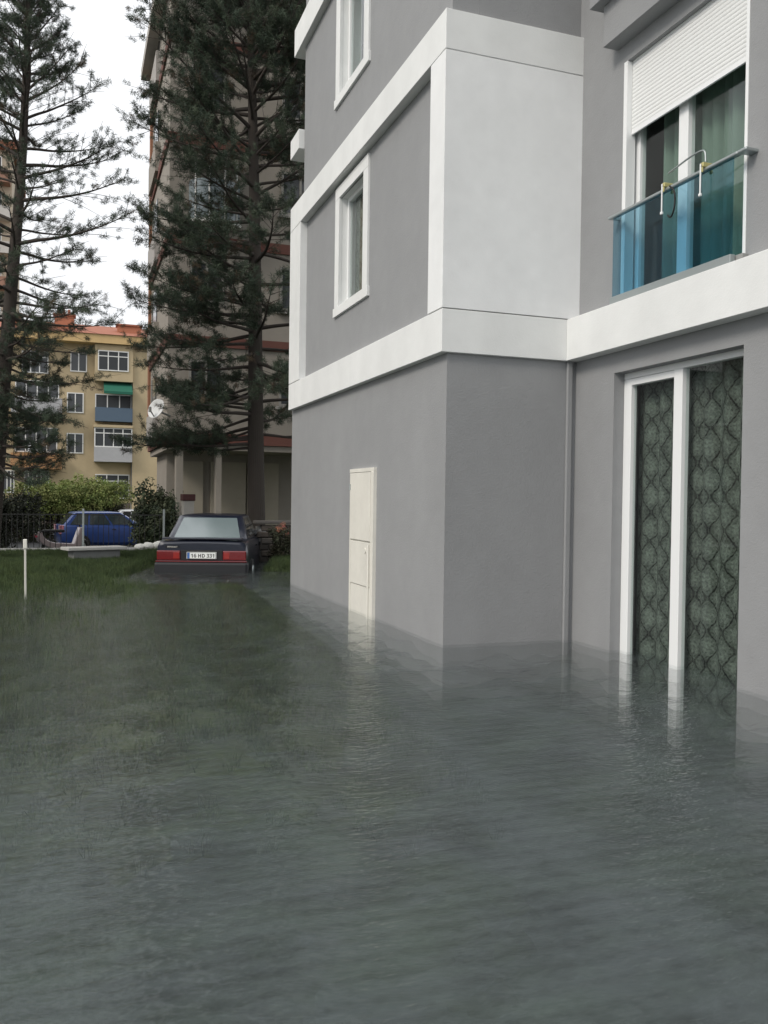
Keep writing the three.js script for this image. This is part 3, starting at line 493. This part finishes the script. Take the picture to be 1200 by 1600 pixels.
car('estate_car', 'pale silver car parked behind the blue hatchback', {
  color: col(0.5, 0.51, 0.52), lampMat: redLamp, lensMat: redLamp,
  stations: [[2.1, 0.78, 0.34, 0.9], [2.06, 0.82, 0.28, 0.95], [1.85, 0.84, 0.24, 0.97], [1.1, 0.85, 0.22, 0.96], [0, 0.85, 0.2, 0.94], [-1.0, 0.85, 0.22, 0.92], [-1.8, 0.83, 0.25, 0.82], [-2.04, 0.79, 0.3, 0.72], [-2.1, 0.72, 0.36, 0.64]],
  cabin: { zb: 1.5, zt: 1.0, zf: -0.25, zw: -1.0, wb: 0.77, wt: 0.61, yb: 0.93, yt: 1.47 }, sideGlass: [[0.1, 0.3], [0.33, 0.6], [0.63, 0.93]], tail: [0.5, 0.82, 0.62, 0.85], axle: [1.25, -1.3], handles: [0.1, -0.6],
}, [-0.6, -0.6, -29.6], -1.55);

// ---------------------------------------------------------------- things on the lawn and the street
{
  const p = thing('marker_stake', 'thin white stake with a pale square cap standing on the lawn edge', 'stake', [-4.13, -0.1, -5.75], 0);
  p.rotation.z = 0.012;
  part('shaft', [bx(-0.015, 0.015, -0.3, 0.78, -0.015, 0.015, 0.005)], std({ color: col(0.62, 0.6, 0.54), roughness: 0.7 }), p);
  part('cap', [bx(-0.027, 0.027, 0.781, 0.92, -0.027, 0.027, 0.01)], std({ color: col(0.75, 0.73, 0.66), roughness: 0.6 }), p);
}
{
  const b = thing('stone_bench', 'low concrete bench slab on a grey block on the lawn', 'bench', [-3.04, 0.05, -11.5], 0.34);
  part('slab', [bx(-0.64, 0.64, 0.26, 0.325, -0.24, 0.24, 0.012)], paint(col(0.5, 0.49, 0.46), 0.003), b);
  part('block', [bx(-0.5, 0.5, -0.1, 0.259, -0.18, 0.18, 0.01)], paint(col(0.2, 0.205, 0.2), 0.004), b);
}
{
  const f = thing('railing_fence', 'thin dark metal railing fence along the street edge', 'fence', [-12, -0.6, -17.7], 0);
  const fm = std({ color: col(0.03, 0.03, 0.03), roughness: 0.6, metalness: 0.4 }), bg = bx(-0.009, 0.009, 0.12, 1.55, -0.009, 0.009), pg = bx(-0.028, 0.028, -0.1, 1.68, -0.028, 0.028, 0.006);
  part('top_rail', [bx(0, 11, 1.50, 1.53, -0.014, 0.014)], fm, f); part('bottom_rail', [bx(0, 11, 0.18, 0.21, -0.014, 0.014)], fm, f);
  for (let k = 0; k <= 5; k++) part('post', pg, k === 5 || k === 4 ? M.alu : fm, f).position.x = k * 2.2;
  for (let k = 0; k < 78; k++) if (k % 15) part('bar', bg, fm, f).position.x = 0.07 + k * 0.1405;
}
for (const [x, y, z, s, sz] of [[-1.93, 0.22, -14.0, 0.1, 'smallest'], [-1.7, 0.235, -14.0, 0.125, 'middle sized'], [-1.47, 0.25, -14.0, 0.15, 'largest']]) {
  const g = new THREE.IcosahedronGeometry(1, 3), p = g.attributes.position; for (let i = 0; i < p.count; i++) { const k = s * (0.85 + 0.3 * vn(p.getX(i) * 1.7 + 20 + x * 9, p.getY(i) * 1.7 + p.getZ(i) * 1.3 + 20)); p.setXYZ(i, p.getX(i) * k * 1.2, p.getY(i) * k * 0.8, p.getZ(i) * k); } g.computeVertexNormals();
  const m = solo('kerb_stone', [strip(g)], std({ color: col(0.7, 0.69, 0.64), roughness: 0.8 }), sz + ' of three whitewashed round stones on the pavement', 'stone', 'whitewashed stones'); m.position.set(x, y, z);
}
{
  const g = thing('gate_post', 'pale stone gate post with dark red cap behind the sedan', 'gate post', [-0.74, 0.0, -14.3], 0.1);
  part('post', [bx(-0.13, 0.13, -0.2, 1.36, -0.13, 0.13, 0.01)], paint(col(0.42, 0.4, 0.36), 0.006), g);
  part('cap', [bx(-0.16, 0.16, 1.361, 1.53, -0.16, 0.16, 0.02)], std({ color: col(0.06, 0.016, 0.015), roughness: 0.7 }), g);
}
{
  const g = thing('low_wall', 'low rough stone wall between pine trunk and grey building', 'wall', [0.55, 0, -12.0], 0);
  const r = rng(3), sg = [0, 1, 2].map(k => bx(-0.14, 0.14, -0.07, 0.07, -0.1, 0.1, 0.03)), sm2 = [col(0.12, 0.1, 0.085), col(0.15, 0.135, 0.12), col(0.09, 0.08, 0.07)].map(c => paint(c, 0.008));
  part('mortar', [bx(0, 2.2, -0.2, 0.8, -0.09, 0.07)], M.joint, g); part('coping', [bx(-0.05, 2.25, 0.86, 0.93, -0.16, 0.16, 0.012)], paint(col(0.13, 0.12, 0.11), 0.006), g);
  for (let row = 0; row < 6; row++) for (let k = 0; k < 8; k++) { const m = part('stone', sg[k % 3], sm2[Math.floor(r() * 3)], g); m.position.set(0.14 + k * 0.285 + (row % 2) * 0.1, row * 0.147 + 0.02, 0.01 + 0.02 * r()); }
}
{
  const t = thing('flower_plant', 'flowering plant with small pink blooms above the low wall', 'plant', [1.08, 0.0, -11.6], 0), r = rng(31), l = [], fl = [];
  part('stem', [taper([V3(0, -0.05, 0), V3(0.02, 0.35, 0.02), V3(0.0, 0.7, 0.0)], 0.02, 0.008, 6)], M.twig, t);
  for (let i = 0; i < 60; i++) l.push([V3((r() - 0.5) * 0.5, 0.15 + r() * 0.6, (r() - 0.5) * 0.4), V3(r() - 0.5, 1, r() - 0.5).normalize(), 0.5 + 0.4 * r(), r() * 6, col(0.03 + 0.02 * r(), 0.04, 0.02)]);
  instanced('foliage', LEAF, M.needle, l, t);
  for (let i = 0; i < 14; i++) fl.push([V3((r() - 0.5) * 0.3, 0.62 + r() * 0.26, 0.1 + (r() - 0.5) * 0.25), V3(r() - 0.5, 0.6, 1).normalize(), 0.22 + 0.12 * r(), r() * 6, col(0.4, 0.12 + 0.08 * r(), 0.11)]);
  instanced('bloom', LEAF, M.needle, fl, t);
}
{
  const t = thing('motor_scooter', 'small scooter with pale and red fairing parked on the street', 'scooter', [-3.72, -0.6, -24.0], -1.2);
  for (const z of [0.55, -0.6]) { const w = new THREE.TorusGeometry(0.2, 0.06, 10, 24); w.rotateY(Math.PI / 2); w.translate(0, 0.26, z); const wh = part('wheel', [strip(w.toNonIndexed())], M.rubber, t); const h = new THREE.CylinderGeometry(0.13, 0.13, 0.05, 16); h.rotateZ(Math.PI / 2); h.translate(0, 0.26, z); part('hub', [strip(h.toNonIndexed())], M.alu, wh); }
  const side = new THREE.Shape(); side.moveTo(0.85, 0.75); side.quadraticCurveTo(0.8, 0.45, 0.35, 0.38); side.lineTo(-0.3, 0.34); side.lineTo(-0.5, 0.9); side.lineTo(-0.58, 0.9); side.lineTo(-0.5, 0.3); side.lineTo(-0.1, 0.22); side.lineTo(0.5, 0.25); side.quadraticCurveTo(0.95, 0.4, 0.98, 0.78); side.closePath();
  const bg = new THREE.ExtrudeGeometry(side, { depth: 0.24, bevelEnabled: true, bevelSize: 0.03, bevelThickness: 0.03, bevelSegments: 2 }); bg.translate(0, 0, -0.12); bg.rotateY(-Math.PI / 2); part('body', [strip(bg)], phys({ color: col(0.34, 0.28, 0.28), roughness: 0.3, clearcoat: 1 }), t);
  part('seat', [bx(-0.14, 0.14, 0.76, 0.86, 0.05, 0.85, 0.04)], M.black, t); part('handlebar', [rod([-0.32, 1.02, -0.5], [0.32, 1.02, -0.5], 0.02), rod([0, 0.8, -0.55], [0, 1.02, -0.5], 0.03)], M.black, t);
  part('tail_lamp', [bx(-0.09, 0.09, 0.6, 0.7, 0.95, 1.02, 0.02)], phys({ color: col(0.5, 0.05, 0.09), roughness: 0.3 }), t);
}
bush('shrub', 'bright olive green spreading shrub below the yellow building', [-3.6, 1.1, -32.2], [2.5, 1.2, 1.2], 1500, [[0.19, 0.23, 0.06], [0.14, 0.19, 0.05], [0.23, 0.25, 0.08]], 41, { ground: -0.6, lobes: 12 });
bush('shrub', 'dark glossy bush spilling over the fence beside the blue hatchback', [-0.95, 0.7, -18.6], [0.75, 1.3, 0.7], 800, [[0.025, 0.04, 0.02], [0.04, 0.055, 0.025], [0.05, 0.06, 0.03]], 42, { ground: -0.6, lobes: 12 });
bush('shrub', 'loose dark shrub in the shade of the sparse pine', [-5.4, 0.5, -20.6], [0.9, 1.2, 0.7], 420, [[0.025, 0.03, 0.02], [0.035, 0.04, 0.025]], 45, { ground: -0.6, lobes: 7 });
{ // clipped hedge behind the parked cars
  const t = thing('hedge', 'dark brown clipped hedge running behind the parked cars', 'hedge', [-6.2, -0.6, -32.0], 0), r = rng(61), l = [];
  for (let i = 0; i < 1500; i++) { const f = r(); l.push([V3((r() - 0.5) * 9.5, r() < 0.25 ? 1.45 + 0.08 * r() : r() * 1.5, 0.3 + (r() - 0.5) * 0.25), V3(r() - 0.5, 1, r() - 0.5).normalize(), 0.9 + 0.5 * r(), r() * 6, f < 0.25 ? col(0.05, 0.06, 0.025) : col(0.03 + 0.012 * r(), 0.026 + 0.01 * r(), 0.02)]); }
  instanced('foliage', LEAF, M.needle, l, t);
  for (let k = 0; k < 12; k++) part('stem', taper([V3(-4.6 + k * 0.83, -0.1, 0), V3(-4.55 + k * 0.83, 0.7, 0.05), V3(-4.6 + k * 0.83, 1.4, 0.1)], 0.05, 0.015, 6), M.twig, t);
}

// ---------------------------------------------------------------- background buildings
M.yellow = paint(col(0.5, 0.4, 0.25), 0.004);
M.terracotta = paint(col(0.33, 0.125, 0.075), 0.004);
M.tan = paint(col(0.3, 0.272, 0.235), 0.004);
M.dirtyRed = paint(col(0.15, 0.06, 0.046), 0.004);
M.wframe = std({ color: col(0.72, 0.72, 0.7), roughness: 0.5 });
M.farGlass = std({ color: col(0.055, 0.06, 0.065), roughness: 0.12 });
function facadeWindow(parent, x0, x1, y0, y1, z, nx, ny, frame = M.wframe, glass = M.farGlass) {
  const w = new THREE.Group(); w.name = 'window'; parent.add(w); const t = 0.07;
  part('frame', [bx(x0, x0 + t, y0, y1, z, z + 0.06), bx(x1 - t, x1, y0, y1, z, z + 0.06), bx(x0 + t, x1 - t, y0, y0 + t, z, z + 0.06), bx(x0 + t, x1 - t, y1 - t, y1, z, z + 0.06)], frame, w);
  for (let i = 1; i < nx; i++) { const x = x0 + (x1 - x0) * i / nx; part('mullion', [bx(x - 0.035, x + 0.035, y0 + t, y1 - t, z, z + 0.05)], frame, w); }
  if (ny > 1) part('transom', [bx(x0 + t, x1 - t, y0 + (y1 - y0) * 0.72 - 0.03, y0 + (y1 - y0) * 0.72 + 0.03, z, z + 0.045)], frame, w);
  for (let i = 0; i < nx; i++) part('pane', [bx(x0 + (x1 - x0) * i / nx + 0.03, x0 + (x1 - x0) * (i + 1) / nx - 0.03, y0 + 0.03, y1 - 0.03, z - 0.1, z + 0.015)], glass, w);
  return w;
}
{
  const b = thing('yellow_apartment_house', 'yellow four storey apartment house with red tiled roof', 'building', [0, 0, 0]), Z = -56;
  part('wall', [bx(-16, 2.6, -0.7, 11.9, Z - 9, Z)], M.yellow, b);
  part('side_wall', [bx(0.45, 2.65, -0.7, 11.88, Z, Z + 0.5)], M.yellow, b);
  part('bay', [bx(-2.1, 0.44, 9.35, 11.88, Z, Z + 0.7)], M.yellow, b);
  part('fascia', [bx(-16.5, 3.1, 11.9, 12.5, Z - 9.5, Z + 1.0)], paint(col(0.6, 0.42, 0.2), 0.004), b);
  const rs = new THREE.Shape([[-Z - 1.1, 0], [-Z + 9.6, 0], [-Z + 4.2, 1.5]].map(p => new THREE.Vector2(...p))); const rg = new THREE.ExtrudeGeometry(rs, { depth: 19.8, bevelEnabled: false }); rg.rotateY(Math.PI / 2); rg.translate(-16.6, 12.5, 0); const roof = part('roof', [muv(rg)], M.terracotta, b);
  for (const [x0, x1, y1] of [[-4.75, -3.45, 13.9], [-0.55, 1.05, 13.5], [-7.6, -6.9, 13.7]]) { part('chimney', [bx(x0, x1, 12.4, y1, Z - 1.6, Z - 0.7)], paint(col(0.42, 0.16, 0.09), 0.01), roof); part('chimney_cap', [bx(x0 - 0.1, x1 + 0.1, y1 + 0.001, y1 + 0.12, Z - 1.7, Z - 0.6)], M.terracotta, roof); }
  for (let k = 0; k < 3; k++) part('chimney_pot', [rod([-4.5 + k * 0.35, 14.02, Z - 1.1], [-4.5 + k * 0.35, 14.4, Z - 1.1], 0.1, 10)], M.terracotta, roof);
  facadeWindow(b, -1.9, 0.14, 10.05, 11.45, Z + 0.7, 3, 2);
  facadeWindow(b, -3.7, -2.6, 9.95, 11.3, Z, 2, 1); facadeWindow(b, -6.8, -5.1, 9.7, 11.2, Z, 3, 2); facadeWindow(b, -9.6, -7.9, 9.7, 11.2, Z, 3, 2);
  const blue = std({ color: col(0.08, 0.12, 0.17), roughness: 0.7 }), pale = paint(col(0.42, 0.42, 0.43), 0.01);
  // balconies of the bay
  part('balcony', [bx(-2.05, 0.42, 6.55, 7.5, Z, Z + 0.9)], blue, b, 'blue grey balcony front'); facadeWindow(b, -2.05, 0.4, 7.5, 8.5, Z + 0.05, 3, 1);
  part('balcony', [bx(-2.1, 0.42, 3.75, 4.75, Z, Z + 0.9)], pale, b, 'pale grey balcony front'); facadeWindow(b, -2.1, 0.42, 4.76, 6.1, Z + 0.8, 4, 2); part('balcony_roof', [bx(-2.15, 0.44, 6.12, 6.3, Z, Z + 0.95)], M.yellow, b);
  facadeWindow(b, -2.0, 0.3, 1.2, 2.9, Z, 3, 2);
  const aw = new THREE.Shape([[0, 9.35], [0.05, 9.4], [1.25, 8.6], [1.25, 8.42], [1.2, 8.42], [1.18, 8.55]].map(p => new THREE.Vector2(-p[0], p[1]))); const ag = new THREE.ExtrudeGeometry(aw, { depth: 1.9, bevelEnabled: false }); ag.rotateY(Math.PI / 2); ag.translate(-1.5, 0, Z + 0.02); part('awning', [muv(ag)], std({ color: col(0.012, 0.11, 0.07), roughness: 0.85 }), b, 'green sloping canvas awning');
  // left column
  for (const [y, m] of [[6.9, pale], [3.15, paint(col(0.46, 0.25, 0.12), 0.01)]]) part('balcony', [bx(-7.4, -4.2, y, y + 1.05, Z, Z + 1.0)], m, b);
  facadeWindow(b, -7.2, -4.4, 8.0, 9.2, Z + 0.03, 4, 1); facadeWindow(b, -7.2, -4.5, 4.3, 6.0, Z + 0.03, 4, 1); facadeWindow(b, -3.9, -2.8, 7.1, 8.5, Z, 2, 1); facadeWindow(b, -3.9, -2.8, 4.3, 5.7, Z, 2, 1);
  facadeWindow(b, -6.6, -5.0, 1.5, 3.05, Z, 6, 1); facadeWindow(b, -8.6, -7.2, 1.5, 3.05, Z, 6, 1); facadeWindow(b, -9.7, -8.0, 7.0, 8.5, Z, 2, 1); facadeWindow(b, -9.7, -8.0, 4.3, 5.8, Z, 2, 1);
  part('plinth', [bx(-16.05, 2.65, -0.75, 0.9, Z - 0.5, Z + 0.06)], paint(col(0.14, 0.12, 0.1), 0.01), b);
  part('drain_pipe', [rod([0.42, -0.6, Z + 0.3], [0.42, 11.9, Z + 0.3], 0.06)], M.joint, b);
}
function dish(name, label, pos, rad, turn, group) {
  const d = thing(name, label, 'satellite dish', pos, turn, group), pts = []; for (let i = 0; i <= 10; i++) { const t = i / 10; pts.push(new THREE.Vector2(rad * t + 0.001, 0.22 * rad * t * t)); } for (let i = 10; i >= 0; i--) { const t = i / 10; pts.push(new THREE.Vector2(rad * t + 0.001, 0.22 * rad * t * t - 0.02)); }
  const g = new THREE.LatheGeometry(pts, 28); g.rotateX(Math.PI / 2 - 0.35); part('reflector', [strip(g.toNonIndexed())], std({ color: col(0.62, 0.63, 0.63), roughness: 0.6 }), d);
  part('arm', [rod([0, -rad * 0.8, 0.1], [0, -0.05, rad * 0.9], 0.018), bx(-0.05, 0.05, -0.1, 0.05, rad * 0.85, rad * 1.0, 0.02)], M.joint, d); part('bracket', [rod([0, -0.05, -0.05], [0, -0.15, -0.5], 0.03)], M.joint, d);
}
dish('satellite_dish', 'round satellite dish on the orange balcony of the yellow house', [-6.0, 4.55, -54.9], 0.42, 0.1, 'satellite dishes');
{
  const b = thing('tall_apartment_block', 'tan apartment tower with red floor bands behind the dense pine', 'building', [0, 0, 0]), Z = -18, X = -0.9;
  part('wall', [bx(X, 9, 3.35, 16.4, Z - 6.2, Z)], M.tan, b);
  part('ground_wall', [bx(X + 0.25, 9, -0.7, 2.85, Z - 6, Z - 2.6)], M.tan, b);
  part('soffit', [bx(X + 0.02, 8.98, 2.851, 3.02, Z - 6.1, Z - 0.02)], M.tan, b);
  for (const y of [3.03, 5.9, 8.85, 11.75, 14.65]) part('floor_band', [bx(X - 0.06, 9.05, y, y + 0.3, Z - 6.25, Z + 0.06)], M.dirtyRed, b);
  for (const [x, w] of [[-0.62, 0.2], [0.55, 0.16], [3.1, 0.3]]) part('column', [bx(x, x + w, -0.7, 2.85, Z - 0.5, Z - 0.1)], M.tan, b);
  for (const [x0, x1] of [[-0.35, 0.5], [0.75, 1.9], [1.95, 3.0]]) part('garage_panel', [bx(x0, x1, 0.2, 2.6, Z - 2.58, Z - 2.5)], paint(col(0.4, 0.36, 0.29), 0.003), b);
  part('roof', [bx(X - 0.38, 9.4, 16.4, 16.75, Z - 6.6, Z + 0.6)], paint(col(0.42, 0.4, 0.37), 0.003), b);
  const bal = M.tan, palebal = paint(col(0.38, 0.36, 0.34), 0.006);
  const dull = std({ color: col(0.26, 0.25, 0.23), roughness: 0.7 });
  part('corner_pier', [bx(X - 0.08, X + 0.14, 3.34, 16.38, Z - 6.3, Z - 5.9)], paint(col(0.3, 0.14, 0.08), 0.006), b);
  for (let k = 0; k < 5; k++) { const y = 3.35 + k * 2.9;
    part('balcony', [bx(X - 0.16, X - 0.002, y - 0.1, y + 0.85, Z - 5.6, Z - 3.0)], k % 2 ? bal : palebal, b);
    const side = part('side_door', [bx(X - 0.03, X + 0.01, y + 0.05, y + 2.1, Z - 5.0, Z - 3.6)], M.farGlass, b); part('door_frame', [bx(X - 0.05, X - 0.031, y + 0.05, y + 2.1, Z - 5.1, Z - 5.0)], dull, side);
    facadeWindow(b, 2.4, 3.6, y + 0.9, y + 2.2, Z, 2, 1, dull); if (k !== 2) facadeWindow(b, -0.3, 0.7, y + 0.95, y + 2.15, Z, 2, 1, dull);
    part('sill', [bx(2.3, 3.7, y + 0.8, y + 0.89, Z, Z + 0.14)], palebal, b);
  }
  // rounded glazed balcony
  const bow = part('glazed_balcony', [(() => { const g = new THREE.CylinderGeometry(0.75, 0.75, 1.15, 24, 1, false, -Math.PI / 2, Math.PI); g.scale(1, 1, 0.75); g.translate(0.4, 10.1, Z + 0.02); return muv(g); })()], phys({ color: col(0.2, 0.24, 0.26), roughness: 0.15 }), b);
  part('bow_sill', [(() => { const g = new THREE.CylinderGeometry(0.8, 0.8, 0.09, 24, 1, false, -Math.PI / 2, Math.PI); g.scale(1, 1, 0.75); g.translate(0.4, 9.48, Z + 0.02); return muv(g); })()], M.wframe, bow);
  for (const a of [-0.9, -0.3, 0.3, 0.9]) part('mullion', [rod([0.4 + Math.sin(a) * 0.76, 9.5, Z + 0.02 + Math.cos(a) * 0.57], [0.4 + Math.sin(a) * 0.76, 11.2, Z + 0.02 + Math.cos(a) * 0.57], 0.025)], M.wframe, bow);
  part('bow_roof', [(() => { const g = new THREE.CylinderGeometry(0.8, 0.8, 0.12, 24, 1, false, -Math.PI / 2, Math.PI); g.scale(1, 1, 0.75); g.translate(0.4, 11.26, Z + 0.02); return muv(g); })()], bal, bow);
}
dish('satellite_dish', 'large satellite dish on the corner of the tan tower', [-1.22, 3.95, -17.6], 0.3, -0.9, 'satellite dishes');
{
  const b = thing('distant_block', 'distant pale apartment block seen through the sparse pine', 'building', [0, 0, 0]), Z = -74;
  part('wall', [bx(-40, -8.6, -0.7, 31, Z - 12, Z)], paint(col(0.5, 0.42, 0.32), 0.004), b); part('roof', [bx(-40.5, -8.1, 31, 31.6, Z - 12.5, Z + 0.6)], M.terracotta, b);
  const farBal = paint(col(0.5, 0.48, 0.45), 0.005), farBrown = paint(col(0.3, 0.17, 0.12), 0.005);
  for (let k = 0; k < 10; k++) { part('balcony', [bx(-12.6, -8.7, 0.9 + k * 3, 1.9 + k * 3, Z, Z + 1.2)], k % 3 ? farBal : farBrown, b); facadeWindow(b, -12, -9.4, 1.9 + k * 3, 3.4 + k * 3, Z, 3, 1); }
}
{ // unseen house, added only to give the window panes something to mirror
  const b = thing('added_corner_house', 'plain grey brown unseen house added for the window panes to mirror', 'building', [0, 0, 0]), X = -17;
  part('wall', [bx(X - 14, X, -0.7, 13, -36, -13)], M.tan, b); part('roof', [bx(X - 14.5, X + 0.5, 13, 13.4, -36.5, -12.5)], M.terracotta, b);
  for (let k = 0; k < 4; k++) for (let i = 0; i < 5; i++) { const y = 0.6 + k * 3.1, z = -34 + i * 4.3; const w = part('window', [bx(X, X + 0.05, y + 0.9, y + 2.3, z, z + 1.7)], M.farGlass, b); part('frame', [bx(X, X + 0.08, y + 0.8, y + 0.899, z - 0.1, z + 1.8)], M.wframe, w); }
}

renderer.render(scene, camera);
